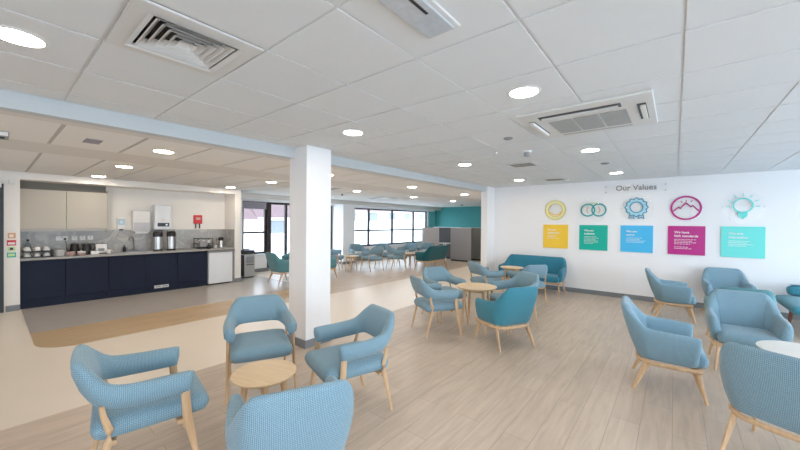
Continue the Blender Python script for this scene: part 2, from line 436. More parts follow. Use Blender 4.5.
tub_chair(-8.95, 5.90, -60, 'pale teal tub armchair behind another one, half hidden by the pillar edge', 'green', group='far armchairs by the windows')
tub_chair(-7.70, 6.02, 85, 'teal tub armchair cut by the right edge of the pillar', 'green', group='far armchairs by the windows')
open_armchair(-8.80, 7.28, 40, 'pale blue open armchair in front of the wall column between the windows', 'blue', 'far armchairs by the windows')
open_armchair(-8.60, 8.25, -20, 'pale blue open armchair below the left pane of the wide window', 'blue', 'far armchairs by the windows')
open_armchair(-7.72, 8.02, 170, 'pale blue open armchair with its back to us at the low side table', 'blue', 'far armchairs by the windows')
open_armchair(-8.25, 9.22, -30, 'grey blue open armchair below the second pane of the wide window', 'blue', 'far armchairs by the windows')
open_armchair(-7.45, 8.92, 60, 'grey blue open armchair side-on in the middle of the far group', 'blue', 'far armchairs by the windows')
open_armchair(-7.85, 10.05, -90, 'grey blue open armchair below the third pane, behind the far side table', 'blue', 'far armchairs by the windows')
open_armchair(-7.45, 10.72, -70, 'pale blue open armchair between the dark teal sofa and the lit grey screen', 'blue', 'far armchairs by the windows')

# ------------------------------------------------------------------ tables
def round_table(x, y, h, R, label, legr, top='oaktop', sp=.16, rot=0, name='round_table', group=None):
    r = empty(name, (x, y, 0), rot, label, 'table', group)
    bm = lathe(bmesh.new(), [(0, h-.025), (R-.022, h-.025), (R, h-.006), (R, h-.002), (R-.003, h), (0, h)], 48)
    finish('tabletop', bm, top, r, True, angle=30)
    for a in range(4):
        an = PI/4+a*PI/2
        c, s = math.cos(an), math.sin(an)
        bar_ = bar(bmesh.new(), [(c*sp, s*sp, h-.024), (c*sp*1.32, s*sp*1.32, 0)], [(legr, legr), (legr*.7, legr*.7)])
        finish('leg', bar_, 'oak', r)
    u = bmesh.new(); rr = sp*.72
    for q in (-1, 1):
        box(u, -rr, rr, q*rr-.011, q*rr+.011, h-.075, h-.026); box(u, q*rr-.011, q*rr+.011, -rr+.012, rr-.012, h-.075, h-.026)
    finish('apron', u, 'oak', r)
    return r
round_table(-2.415, 1.335, .45, .235, 'small low round oak coffee table in the left foreground among four blue chairs', .05, sp=.13, rot=.3, name='coffee_table')
round_table(-2.31, 4.66, .65, .30, 'taller round oak table in the middle of the room among four chairs', .042, sp=.19, rot=.2)
round_table(-2.82, 7.42, .62, .25, 'small round oak table in front of the turquoise sofa', .035, sp=.15)
round_table(.88, 4.42, .52, .30, 'pale round table top at the right edge, window sheen put into its colour', .045, 'tan', sp=.17, rot=.3)
round_table(-8.15, 7.48, .50, .25, 'low oak side table among the far chairs, near the wall column', .04, sp=.14, group='far side tables')
round_table(-7.38, 9.62, .50, .28, 'low oak side table in front of the dark teal sofa', .04, sp=.14, group='far side tables')

# ------------------------------------------------------------------ floor
XL, XR, YB, YF = -10.2, 3.4, -3.2, 8.69
YT = 15.5
bm = B(XL-.1, XR+.2, YB-.2, YT+.2, -.12, -.004); finish('floor', bm, 'lino', kind='structure')
def flat(pts, z0, z1):
    bm = bmesh.new(); a = [bm.verts.new((x, y, z0)) for x, y in pts]; b = [bm.verts.new((x, y, z1)) for x, y in pts]
    bm.faces.new(b); bm.faces.new(a[::-1])
    for i in range(len(a)): bm.faces.new((a[i], a[(i+1) % len(a)], b[(i+1) % len(a)], b[i]))
    return bm
finish('floor', flat([(-3.93, YB), (XR, YB), (XR, YF), (-3.93, YF)], -.004, 0), 'floor_wood', kind='structure')
finish('floor', flat([(-5.9, YB), (-3.93, YB), (-3.93, YT), (-5.9, YT)], -.004, 0), 'lino', kind='structure')
cur = [(-6.95, .37)]
for k in range(9):
    a = -PI/2+PI/2*k/8
    cur.append((-6.30+.40*math.cos(a), .77+.40*math.sin(a)))
finish('floor', flat([(-10.2, YB), (-5.9, YB), (-5.9, .77)]+cur[::-1]+[(-8.9, .37), (-10.2, .37)], -.004, 0), 'lino', kind='structure')
finish('floor', flat(cur+[(-5.9, 5.0), (-6.95, 5.0)], -.004, 0), 'oak_floor', kind='structure')
finish('floor', flat([(-10.2, 5.0), (-5.9, 5.0), (-5.9, YT), (-10.2, YT)], -.004, 0), 'floor_wood', kind='structure')
finish('floor', flat([(-9.6, .37), (-6.95, .37), (-6.95, 5.0), (-10.2, 5.0), (-10.2, 4.24), (-9.6, 4.24)], -.004, 0), 'grey_lino', kind='structure')

# ------------------------------------------------------------------ lounge ceiling, real panels
bm = bmesh.new()
xs = [-3.85]+[-1.18+.6*j for j in range(-4, 8) if -3.85 < -1.18+.6*j < XR]+[XR]
ys = [YB]+[.984+.6*i for i in range(-6, 13) if YB < .984+.6*i < YF]+[YF]
g = .009
for i in range(len(xs)-1):
    for j in range(len(ys)-1):
        if abs(xs[i]+2.38) < .01 and abs(ys[j]-.384) < .01: continue
        if xs[i+1]-xs[i] < .03 or ys[j+1]-ys[j] < .03: continue
        box(bm, xs[i]+g, xs[i+1]-g, ys[j]+g, ys[j+1]-g, CH, CH+.02)
finish('ceiling', bm, 'tile', kind='structure')
bm = bmesh.new()
for x in xs: box(bm, x-.012, x+.012, YB, YF, CH+.007, CH+.04)
for y in ys: box(bm, -3.85, XR, y-.012, y+.012, CH+.0076, CH+.039)
finish('trim_1', bm, 'tbar', kind='structure')
finish('ceiling', B(-3.97, XR+.2, YB-.1, YF+.2, CH+.2, CH+.3), 'plaster', kind='structure')
# lower ceiling
bm = bmesh.new(); yl = [YB]+[.42+.6*k for k in range(-6, 26) if YB < .42+.6*k < YT]+[YT]
for a, b in zip(yl, yl[1:]):
    for x0, x1 in ((-5.32, -4.12), (-7.36, -6.12), (-8.88, -7.37)):
        box(bm, x0+.006, x1-.002, a+.016, b-.016, CL, CL+.02)
    if a > 4.2: box(bm, -9.78, -8.89, a+.016, b-.016, CL, CL+.02)
finish('ceiling', bm, 'lowtile', kind='structure')
finish('trim_9', B(-10.18, -4.12, YB, YT, CL+.007, CL+.02), 'lowbar', kind='structure')
bm = bmesh.new()
box(bm, -10.3, -3.86, YB-.1, YT+.1, CL+.021, CL+.1)
box(bm, -6.12, -5.32, YB, YT, CL+.002, CL+.0065); box(bm, -4.12, -3.97, YB, YT, CL, CL+.014)
finish('ceiling', bm, 'plaster', kind='structure')
# beam and pillar, wall end post
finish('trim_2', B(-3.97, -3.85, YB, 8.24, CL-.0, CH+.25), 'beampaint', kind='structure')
p = finish('wall_pillar', B(-3.965, -3.588, 2.53, 2.92, 0, CH+.02, .004, 1), 'wall', kind='structure')
bm = bmesh.new()
for a in ((-3.98, -3.573, 2.515, 2.53), (-3.98, -3.573, 2.92, 2.935), (-3.98, -3.965, 2.53, 2.92), (-3.588, -3.573, 2.53, 2.92)): box(bm, *a, 0, .10)
finish('baseboard_pillar', bm, 'skirt', kind='structure')
finish('wall_divider', B(-3.97, -3.80, 8.24, YT+.1, 0, CH+.25), 'wall', kind='structure')
finish('baseboard_divider', B(-3.80, -3.785, 8.24, YF-.016, 0, .10), 'skirt', kind='structure')
finish('wall_back', B(-3.80, XR+.2, YF, YF+.15, 0, CH+.25), 'wall', kind='structure')
finish('baseboard_back', B(-3.80, XR, YF-.015, YF, 0, .10), 'skirt', kind='structure')
finish('wall_teal', B(-10.4, -3.97, YT, YT+.15, 0, CL+.1), 'tealwall', kind='structure')
bm = bmesh.new()
box(bm, -10.4, -8.2, YB-.15, YB, 0, CH+.25); box(bm, -8.2, -7.0, YB-.15, YB, 0, .9); box(bm, -8.2, -7.0, YB-.15, YB, 2.1, CH+.25); box(bm, -7.0, .5, YB-.15, YB, 0, CH+.25); box(bm, 3.2, XR+.2, YB-.15, YB, 0, CH+.25); box(bm, .5, 3.2, YB-.15, YB, 0, .3); box(bm, .5, 3.2, YB-.15, YB, 2.48, CH+.25)
finish('wall_front', bm, 'wall', kind='structure')
bm = bmesh.new()
for k in range(3): box(bm, .5+k*1.32, .56+k*1.32, YB-.1, YB-.04, .3, 2.48)
box(bm, .5, 3.2, YB-.1, YB-.04, .3, .36); box(bm, .5, 3.2, YB-.1, YB-.04, 2.42, 2.48); box(bm, .5, 3.2, YB-.1, YB-.04, 1.2, 1.25)
finish('window_8', bm, 'frame', kind='structure')  # unseen window added behind the camera for more fill light
bm = bmesh.new()
for k in range(2): box(bm, -8.2+k*1.14, -8.14+k*1.14, YB-.1, YB-.04, .96, 2.04)
box(bm, -8.2, -7.0, YB-.1, YB-.04, .9, .96); box(bm, -8.2, -7.0, YB-.1, YB-.04, 2.04, 2.1)
finish('window_9', bm, 'frame', kind='structure')  # unseen window added to light the kitchen side from the front
# unseen right wall; windows enlarged to full height for more light on the ceiling
def wall_x(name, x0, x1, y0, y1, holes, top, mat='wall'):
    bm = bmesh.new(); y = y0
    for (a, b, z0, z1) in holes:
        box(bm, x0, x1, y, a, 0, top)
        if z0 > .01: box(bm, x0, x1, a, b, 0, z0)
        box(bm, x0, x1, a, b, z1, top); y = b
    box(bm, x0, x1, y, y1, 0, top)
    return finish(name, bm, mat, kind='structure')
def window(n, x, y0, y1, z0, z1, mull, rails, w=.055, out=-1, handle=None):
    """window in an X plane; mull = y positions, rails = z positions"""
    bm = bmesh.new(); d0, d1 = x-.035, x+.035
    box(bm, d0, d1, y0, y1, z0, z0+w); box(bm, d0, d1, y0, y1, z1-w, z1)
    box(bm, d0, d1, y0, y0+w, z0+w, z1-w); box(bm, d0, d1, y1-w, y1, z0+w, z1-w)
    for m in mull: box(bm, d0-.001, d1+.001, m-w*.6, m+w*.6, z0+w, z1-w)
    for r in rails: box(bm, d0-.002, d1+.002, y0+w, y1-w, r-w*.45, r+w*.45)
    o = finish('window_%d' % n, bm, 'frame', kind='structure')
    finish('glass', B(x-.006, x+.006, y0+.02, y1-.02, z0+.02, z1-.02), 'glass', o)
    return o
holes = [(-3.1, -.15, .08, 2.48), (.0, 2.85, .08, 2.48), (2.95, 5.75, .08, 2.48), (5.85, 8.55, .08, 2.48)]
wall_x('wall_right', XR, XR+.2, YB, YF, holes, CH+.25)
for i, h in enumerate(holes): window(4+i, XR+.1, h[0], h[1], h[2], h[3], [h[0]+.87, h[0]+1.73], [1.2])
# left window wall
WX = -10.2
wh = [(4.9, 5.70, .56, 2.22), (5.80, 8.41, .05, 2.22), (9.10, 14.78, .56, 2.21)]
wall_x('wall_left', WX-.2, WX, 4.24, YT, wh, CL+.1)
finish('wall_teal_return', B(WX, WX+.02, 14.86, YT, 0, CL), 'lit_teal', kind='structure')
window(1, WX-.08, 4.9, 5.70, .56, 2.22, [], [1.24], .06)
win2 = window(2, WX-.08, 5.80, 8.41, .05, 2.22, [6.42, 7.45], [], .07)
window(3, WX-.08, 9.10, 14.78, .56, 2.21, [10.42, 11.98, 13.62], [1.24], .075)
finish('trim_3', B(WX-.13, WX+.001, 5.70, 5.80, .05, 2.22), 'frame', kind='structure')
finish('door_handle', B(WX-.045, WX+.03, 6.335, 6.385, 1.0, 1.16, .008), 'dark', win2)
bm = bmesh.new(); box(bm, WX-.04, WX+.0, 4.92, 5.68, 1.98, 2.20); finish('trim_4', bm, 'lilac', kind='structure')
# roller blind cassette / bulkhead over the windows
finish('trim_5', B(-10.19, -9.80, 4.25, YT-.01, 2.27, CL+.05), 'plaster', kind='structure')
finish('trim_6', B(-10.19, -10.02, 9.0, 15.2, 2.19, 2.268), 'white', kind='structure')
# wall column between windows
finish('wall_column', B(-10.19, -9.62, 8.42, 9.0, 0, 2.27), 'wall', kind='structure')
bm = bmesh.new(); box(bm, -9.62, -9.605, 8.405, 9.015, 0, .1); box(bm, -10.19, -9.62, 8.405, 8.42, 0, .1); finish('baseboard_column', bm, 'skirt', kind='structure')
bm = bmesh.new(); box(bm, WX, WX+.015, 4.26, 5.78, 0, .1); box(bm, WX, WX+.015, 9.02, YT, 0, .1); finish('baseboard_left', bm, 'skirt', kind='structure')
bm = bmesh.new(); box(bm, WX, WX+.10, 4.9, 5.7, .53, .56); box(bm, WX, WX+.10, 9.1, 14.78, .53, .56); finish('trim_7', bm, 'white', kind='structure')

# ------------------------------------------------------------------ kitchen alcove
KX = -9.5
finish('wall_kitchen', B(KX-.15, KX, .19, 4.24, 0, CL+.1), 'creamwall', kind='structure')
finish('wall_nib', B(KX-.15, -8.9, .17, .355, 0, CL+.1), 'creamwall', kind='structure')
finish('wall_nib', B(-10.3, -8.9, 4.08, 4.24, 0, CL+.1), 'creamwall', kind='structure')
finish('wall_header', B(KX, -8.9, .355, 4.08, 2.30, CL+.1), 'creamwall', kind='structure')
bm = bmesh.new(); box(bm, -8.9, -8.885, .19, .355, 0, .1); finish('baseboard_nib', bm, 'skirt', kind='structure')
bm = bmesh.new(); box(bm, -8.9, -8.885, 4.08, 4.255, 0, .1); box(bm, -10.18, -8.9, 4.24, 4.255, 0, .1); finish('baseboard_nib', bm, 'skirt', kind='structure')
# wall with charcoal door at far left
finish('wall_entrance', B(KX-.15, -8.9, YB, -1.0, 0, CL+.1), 'creamwall', kind='structure')
finish('wall_entrance', B(KX-.15, -8.9, -1.0, .17, 2.2, CL+.1), 'creamwall', kind='structure')
bm = bmesh.new(); box(bm, -9.02, -8.87, .09, .17, 0, 2.12); box(bm, -9.02, -8.87, -1.0, -.92, 0, 2.12); box(bm, -9.02, -8.86, -1.0, .17, 2.08, 2.2)
finish('trim_8', bm, 'doorf', kind='structure')
d = finish('door_1', B(-8.98, -8.93, -.92, .09, .0, 2.08), 'doorf', kind='structure')
finish('door_glass', B(-8.925, -8.921, -.78, -.08, .9, 1.95), 'grey', d)
finish('door_handle', B(-8.93, -8.89, -.10, .04, 1.0, 1.03, .005), 'metal', d)
tag(finish('call_point_box', B(-8.8595, -8.80, .05, .145, 2.13, 2.25, .01), 'white'), 'small white box over the dark door frame at the far left edge', 'alarm box')
# cupboards
def base_unit(y0, y1, label, vent=False):
    r = empty('base_cabinet', (-8.95, (y0+y1)/2, 0), 0, label, 'cabinet', 'navy base cabinets')
    h = (y1-y0)/2
    finish('carcass', B(-.53, -.012, -h+.001, h-.001, .001, .855), 'navy', r)
    finish('door', B(-.010, .012, -h+.003, h-.003, .155, .828, .002, 1), 'navy', r)
    finish('plinth', B(-.011, .002, -h+.001, h-.001, .002, .148), 'navy', r)
    if vent:
        v = bmesh.new(); box(v, .002, .010, -.14, .13, .085, .145); finish('vent_grille', v, 'white', r)
        for q in range(2):
            v = bmesh.new(); box(v, .010, .012, -.125+q*.13, -.015+q*.13, .10, .13); finish('vent_slot', v, 'grey', r)
    return r
for i, (a, b, l) in enumerate(((.358, .93, 'navy base cabinet below the mugs, leftmost against the white wall end'), (.93, 1.56, 'navy base cabinet below the kettles, second from the left end'),
                               (1.56, 2.18, 'navy base cabinet below the sink'), (2.18, 2.78, 'navy base cabinet with a pale vent grille in its plinth'),
                               (2.78, 3.40, 'navy base cabinet beside the white fridge'))):
    base_unit(a, b, l, i == 3)
bm = B(-9.495, -8.885, .357, 4.078, .862, .90, .003, 1)
tag(finish('worktop', bm, 'worktop'), 'long grey stone-look kitchen worktop along the alcove', 'worktop')
bm = bmesh.new(); box(bm, -9.498, -9.488, .357, 4.078, .902, 1.375); box(bm, -9.486, -8.92, 4.068, 4.078, .902, 1.375)
tag(finish('splashback', bm, 'marble'), 'grey marbled splashback panel behind the worktop', 'splashback')
# fridge
r = empty('fridge', (-9.16, 3.735, 0), 0, 'white under-counter fridge at the right end of the navy cabinets', 'fridge')
finish('body', B(-.28, .22, -.285, .285, .03, .845, .006), 'appliance', r)
finish('door', B(.225, .275, -.285, .285, .035, .80, .012), 'appliance', r)
finish('control_strip', B(.225, .270, -.285, .285, .805, .845, .004), 'grey', r)
finish('plinth', B(-.25, .21, -.24, .25, .0, .03), 'dark', r)
finish('handle', B(.275, .285, -.20, .20, .785, .797, .003, 1), 'white', r)
tag(finish('filler_panel', B(-9.45, -8.95, 3.402, 3.43, 0, .858), 'navy'), 'narrow navy filler panel between cabinet and fridge', 'panel')
# wall cupboards
for a, b, l in ((.358, .965, 'beige wall cupboard, left of the two above the mugs'), (.967, 1.575, 'beige wall cupboard, right of the two above the kettles')):
    r = empty('wall_cupboard', (-9.2, (a+b)/2, 1.39), 0, l, 'cabinet', 'beige wall cupboards'); h = (b-a)/2
    finish('carcass', B(-.285, -.002, -h+.001, h-.001, 0, .75), 'cab', r)
    finish('door', B(0, .02, -h+.002, h-.002, .035, .75, .0015, 1), 'cab', r)
    finish('light_rail', B(0, .025, -h, h, -.02, .032), 'worktop', r)
tag(finish('cornice_panel', B(-9.46, -9.24, .36, 1.57, 2.142, 2.157), 'cab'), 'thin beige top panel lying on the two wall cupboards', 'panel')
tag(finish('filler_panel', B(-9.30, -9.28, .36, 1.57, 2.158, 2.30), 'shadow_filler'), 'dark strip added as the shaded gap above the beige wall cupboards', 'panel')
tag(finish('end_panel', B(-9.48, -9.17, 1.577, 1.595, 1.36, 2.20), 'cab'), 'beige end panel on the right side of the wall cupboards', 'panel')

# counter items (z .90)
ZC = .901
def obj_at(name, bm, mat, loc, label, cat, group=None, smooth=True, angle=40):
    return tag(finish(name, bm, mat, None, smooth, loc, angle=angle), label, cat, group)
# bottle
r = empty('plastic_bottle', (-9.32, .47, ZC), 0, 'clear drinks bottle with a dark cap behind the stacked mugs', 'bottle')
finish('body', lathe(bmesh.new(), [(0, 0), (.04, .0), (.043, .02), (.043, .19), (.035, .23), (.016, .27), (.015, .29)], 16), 'bottle', r, True)
finish('cap', lathe(bmesh.new(), [(0, .29), (.019, .29), (.019, .325), (0, .325)], 14), 'dark', r, True, angle=40)
# mug trays
def tray(z, label):
    bm = bmesh.new(); box(bm, -.15, .15, -.19, .19, 0, .008, .003, 1)
    for q in (-1, 1): box(bm, -.15, .15, q*.19-.004, q*.19+.004, .006, .02); box(bm, q*.15-.004, q*.15+.004, -.186, .186, .006, .02)
    return tag(finish('tray', bm, 'dark', None, loc=(-9.12, .585, z)), label, 'tray', 'black mug trays')
tray(ZC, 'black tray standing on the worktop under the lower row of mugs'); tray(ZC+.103, 'black tray resting on the lower row of mugs')
cup = None
def mug_bm():
    return lathe(bmesh.new(), [(0, .001), (.026, .001), (.030, .008), (.044, .055), (.047, .078), (.044, .078), (.040, .055), (.026, .012), (0, .010)], 18)
def mug(x, y, z, label, group, flip=False):
    global cup
    r = empty('mug', (x, y, z), random.uniform(0, 6), label, 'mug', group)
    if cup is None: cup = (finish('body', mug_bm(), 'ceramic', r, True), finish('handle', ear(), 'ceramic', r, True))
    else:
        for c in cup:
            k = c.copy(); COL.objects.link(k); k.parent = r
    if flip: r.scale = (1, 1, -1); r.location.z = z+.08
    return r
def ear():
    bm = bmesh.new(); P = [(.04, 0, .062), (.062, 0, .060), (.068, 0, .042), (.058, 0, .025), (.036, 0, .022)]
    return bar(bm, P, [(.007, .007)]*5, square=False)
for row, z in ((0, ZC+.0095), (1, ZC+.1125)):
    for i in range(3):
        for j in range(2):
            mug(-9.05-.135*j, .45+.12*i, z, 'white mug on the %s black tray at the left end of the worktop' % ('lower', 'upper')[row], 'mugs on the %s tray' % ('lower', 'upper')[row], flip=True)
mug(-9.12, 1.59, ZC, 'single white mug standing between the white box and the sink', None)
pm = None
for st, (y, x) in enumerate(((.875, -9.12), (.86, -9.34))):
    for k in range(9):
        bm = lathe(bmesh.new(), [(0, 0), (.05, 0), (.088, .014), (.086, .017), (.05, .004), (0, .004)], 24) if pm is None else None
        if pm is None: pm = finish('plate', bm, 'ceramic', None, True); o = pm
        else: o = pm.copy(); COL.objects.link(o)
        o.location = (x, y, ZC+.001+k*.0125)
        tag(o, 'white plate in the %s stack beside the mug trays' % ('front', 'rear')[st], 'plate', 'plates in the %s stack' % ('front', 'rear')[st])
bm0 = None
for k, (x, y, z, mt) in enumerate(((-9.0, 1.01, 0, 'pink'), (-9.0, 1.01, .028, 'pink'), (-9.0, 1.16, 0, 'pink'), (-9.0, 1.16, .028, 'ceramic'))):
    bm = lathe(bmesh.new(), [(0, 0), (.03, 0), (.062, .03), (.068, .05), (.065, .05), (.058, .032), (.028, .006), (0, .006)], 20)
    obj_at('bowl', bm, mt, (x, y, ZC+z+.001), ['pale pink bowl, lower of the pair right of the plates', 'pale pink bowl, upper of the pair right of the plates', 'pale pink bowl in front of the black kettle', 'white bowl nested in the pink one before the kettle'][k], 'bowl')
def kettle(x, y, label, rz):
    r = empty('kettle', (x, y, ZC), rz, label, 'kettle', 'black kettles')
    finish('base', lathe(bmesh.new(), [(0, 0), (.075, 0), (.078, .018), (.07, .02), (0, .02)], 20), 'dark', r, True, angle=40)
    finish('body', lathe(bmesh.new(), [(0, .021), (.075, .021), (.076, .08), (.062, .20), (.055, .215), (0, .222)], 20), 'dark', r, True, angle=40)
    finish('lid', lathe(bmesh.new(), [(.05, .217), (.03, .232), (.012, .234), (.012, .245), (0, .247)], 16), 'grey', r, True, angle=40)
    finish('handle', bar(bmesh.new(), [(0, .055, .21), (0, .115, .20), (0, .12, .12), (0, .075, .06)], [(.02, .022)]*4), 'dark', r)
    finish('spout', bar(bmesh.new(), [(0, -.055, .16), (0, -.085, .205)], [(.04, .03), (.024, .012)]), 'dark', r)
kettle(-9.30, 1.10, 'black kettle nearer the plates, below the wall sockets', -1.2); kettle(-9.20, 1.265, 'black kettle beside the small white microwave box', -.1)
r = empty('toaster', (-9.28, 1.485, ZC), 0, 'white toaster with dark slots right of the black kettles', 'toaster')
finish('body', B(-.09, .09, -.09, .09, .012, .20, .02, 3), 'white', r); finish('slot_panel', B(-.06, .06, -.07, .07, .2, .203), 'dark', r)
finish('front_label', B(.09, .093, -.05, .05, .05, .11), 'grey', r); finish('foot', B(-.08, .08, -.08, .08, 0, .012), 'dark', r)
obj_at('food_box', B(-.05, .05, -.06, .06, 0, .075, .006), 'ceramic', (-9.06, 1.36, ZC), 'low cream box in front of the toaster', 'box', smooth=False)
# sink + tap
r = empty('kitchen_sink', (-9.2, 2.04, ZC), 0, 'inset steel sink in the worktop under the paper towel dispenser', 'sink')
bm = bmesh.new()
for a in ((-.19, .19, -.29, -.27), (-.19, .19, .27, .29), (-.19, -.17, -.27, .27), (.17, .19, -.27, .27)): box(bm, a[0], a[1], a[2], a[3], 0, .006)
finish('rim', bm, 'metal', r); finish('drainer', B(-.168, .168, -.268, .268, 0, .003), 'metal', r)
r = empty('sink_tap', (-9.435, 2.08, ZC), 0, 'chrome swan neck tap behind the sink', 'tap')
finish('spout', bar(bmesh.new(), [(0, 0, 0), (0, 0, .24), (.015, -.02, .30), (.06, -.06, .33), (.11, -.10, .315), (.125, -.115, .25)], [(.032, .032)]*6, square=False), 'grey', r, True)
for q in (-1, 1):
    finish('tap_handle', bar(bmesh.new(), [(0, 0, .03), (.01, q*.09, .035), (.012, q*.10, .075)], [(.02, .02), (.02, .02), (.016, .016)], square=False), 'metal', r, True)
tag(finish('soap_bottle', lathe(bmesh.new(), [(0, 0), (.03, 0), (.033, .09), (.012, .11), (.012, .15), (0, .15)], 14), 'dark', None, True, (-9.38, 1.90, ZC)), 'small dark soap bottle left of the tap', 'bottle')
# airpots
for y, l in ((2.47, 'steel airpot flask with black top, left one under the white water boiler'), (2.735, 'steel airpot flask with black top, right one beside the water boiler')):
    r = empty('airpot_flask', (-9.2, y, ZC), 0, l, 'flask', 'steel airpot flasks')
    finish('base', lathe(bmesh.new(), [(0, 0), (.092, 0), (.094, .03), (.088, .034), (0, .034)], 24), 'dark', r, True, angle=40)
    finish('body', lathe(bmesh.new(), [(0, .034), (.088, .034), (.088, .32), (0, .32)], 24), 'metal', r, True, angle=40)
    finish('top', lathe(bmesh.new(), [(0, .32), (.092, .32), (.094, .40), (.080, .435), (.05, .45), (0, .45)], 24), 'dark', r, True, angle=40)
    finish('spout', B(.07, .145, -.022, .022, .37, .40, .008), 'dark', r)
    finish('handle', bar(bmesh.new(), [(0, -.085, .40), (0, -.07, .475), (0, .07, .475), (0, .085, .40)], [(.014, .014)]*4), 'dark', r)
# dish rack and bits at the right end
r = empty('dish_rack', (-9.27, 3.46, ZC), 0, 'dark wire dish rack at the right end of the worktop', 'dish rack')
bm = bmesh.new()
for z in (.01, .12, .24):
    for q in (-1, 1): box(bm, -.13, .13, q*.17-.004, q*.17+.004, z, z+.01); box(bm, q*.13-.004, q*.13+.004, -.166, .166, z, z+.01)
for q in (-1, 1):
    for w in (-1, 1): box(bm, q*.13-.007, q*.13+.007, w*.17-.007, w*.17+.007, 0, .26)
for k in range(11): box(bm, -.126, .126, -.15+k*.03-.002, -.15+k*.03+.002, .012, .018); box(bm, -.126, .126, -.15+k*.03-.002, -.15+k*.03+.002, .122, .128)
finish('wire_frame', bm, 'dark', r)
finish('drip_tray', B(-.12, .12, -.16, .16, 0.0, .008), 'dark', r)
finish('cutlery_basket', B(.138, .20, -.15, .02, .06, .19, .006), 'grey', r)
for k in range(5):
    bm = lathe(bmesh.new(), [(0, 0), (.035, 0), (.04, .075), (.037, .075), (.032, .006), (0, .006)], 14)
    obj_at('cup', bm, 'ceramic' if k != 3 else 'bottle', (-9.27, 3.34+.062*k*1.0, ZC+.1295), 'white cup standing on the upper shelf of the dish rack', 'cup', 'cups in the dish rack') if k % 1 == 0 and k in (0, 2, 4) else None
for k in range(6):
    bm = lathe(bmesh.new(), [(0, 0), (.03, 0), (.046, .008), (.03, .006), (0, .006)], 20)
    o = obj_at('plate', bm, 'grey' if k % 2 else 'ceramic', (-9.27, 3.35+k*.04, ZC+.068), 'side plate standing on edge in the lower shelf of the dish rack', 'plate', 'plates in the dish rack'); o.rotation_euler = (PI/2, 0, 0)
r = empty('coffee_pot', (-9.20, 3.86, ZC), 0, 'black topped steel coffee pot at the right end of the worktop', 'coffee pot')
finish('body', lathe(bmesh.new(), [(0, 0), (.062, 0), (.062, .17), (.05, .19), (0, .19)], 18), 'metal', r, True, angle=40)
finish('lid', lathe(bmesh.new(), [(0, .19), (.058, .19), (.06, .25), (.04, .27), (0, .275)], 18), 'dark', r, True, angle=40)
finish('handle', bar(bmesh.new(), [(.0, -.055, .23), (.0, -.11, .22), (.0, -.11, .08), (0, -.06, .06)], [(.022, .016)]*4), 'dark', r)
obj_at('ball_teapot', lathe(bmesh.new(), [(0, 0), (.035, 0), (.06, .035), (.055, .075), (.02, .1), (.012, .115), (0, .118)], 18), 'dark', (-9.02, 3.50, ZC), 'small round black pot before the dish rack', 'pot')
obj_at('cup', lathe(bmesh.new(), [(0, 0), (.03, 0), (.042, .07), (.038, .07), (.027, .006), (0, .006)], 16), 'ceramic', (-9.04, 3.66, ZC), 'white cup in front of the black topped coffee pot', 'cup')
obj_at('saucer_dish', lathe(bmesh.new(), [(0, 0), (.04, 0), (.075, .014), (.073, .017), (.04, .005), (0, .005)], 20), 'ceramic', (-9.03, 3.82, ZC), 'white saucer near the right end of the worktop', 'saucer')

# things on the kitchen wall
def wallthing(name, y0, y1, z0, z1, d, mat, label, cat, x=KX, r=.008, group=None):
    e = empty(name, (x+.001, (y0+y1)/2, z0), 0, label, cat, group)
    finish('body', B(0, d, -(y1-y0)/2, (y1-y0)/2, 0, z1-z0, r), mat, e)
    return e
for i, (a, b) in enumerate(((.85, 1.02), (1.075, 1.16), (1.195, 1.28), (1.315, 1.40))):
    e = wallthing('wall_socket', a, b, 1.18, 1.265, .012, 'white', ['white double wall socket with the black plug, leftmost over the worktop', 'white wall socket just right of the plugged-in double socket', 'white wall socket second from the right over the worktop', 'white wall socket rightmost, above the toaster'][i], 'socket', x=KX+.012, r=.003, group='wall sockets')
    finish('switch', B(.012, .015, -.01, .01, .055, .07), 'grey', e)
bm = B(-9.468, -9.435, .955, .995, 1.19, 1.23, .006); bar(bm, [(-9.45, .975, 1.20), (-9.43, .99, 1.12), (-9.44, 1.0, 1.03), (-9.44, 1.01, .905)], [(.009, .009)]*4, square=False)
tag(finish('plug_and_cord', bm, 'dark'), 'black plug with its cord drooping to the kettle', 'plug')
e = wallthing('soap_dispenser', 1.785, 1.925, 1.40, 1.64, .09, 'white', 'white and blue soap dispenser on the wall above the sink, left of the towels', 'dispenser')
finish('label_panel', B(.09, .092, -.05, .05, .10, .21), 'b_sky', e); finish('notice', B(.092, .094, -.036, .036, .115, .195), 'white', e); finish('lever', B(.03, .08, -.03, .03, -.03, .0), 'dark', e)
e = wallthing('paper_towel_dispenser', 2.04, 2.36, 1.33, 1.81, .16, 'white', 'white paper towel dispenser with a translucent lower half', 'dispenser', r=.02, x=KX+.012)
finish('lower_cover', B(.162, .168, -.15, .15, .02, .22, .003, 1), 'lit_screen_and_cover', e); finish('paper', B(.03, .14, -.12, .12, -.03, .0), 'ceramic', e)
e = wallthing('water_boiler', 2.43, 2.76, 1.385, 1.96, .22, 'appliance', 'white wall-mounted water boiler with a black display', 'water boiler', r=.015)
finish('display', B(.22, .224, -.11, .12, .07, .155), 'dark', e); finish('badge', B(.22, .224, -.03, .03, .19, .24), 'tan', e); finish('indicator', B(.224, .226, .05, .085, .095, .13), 'metal', e)
e = wallthing('fire_blanket', 3.31, 3.50, 1.52, 1.74, .05, 'red', 'red fire blanket box with black pull straps on the wall', 'fire blanket')
for q in (-.05, .04): finish('pull_strap', B(.02, .025, q-.015, q+.015, -.12, 0), 'dark', e)
finish('caption', B(.05, .052, -.05, .05, .10, .16), 'pink', e)
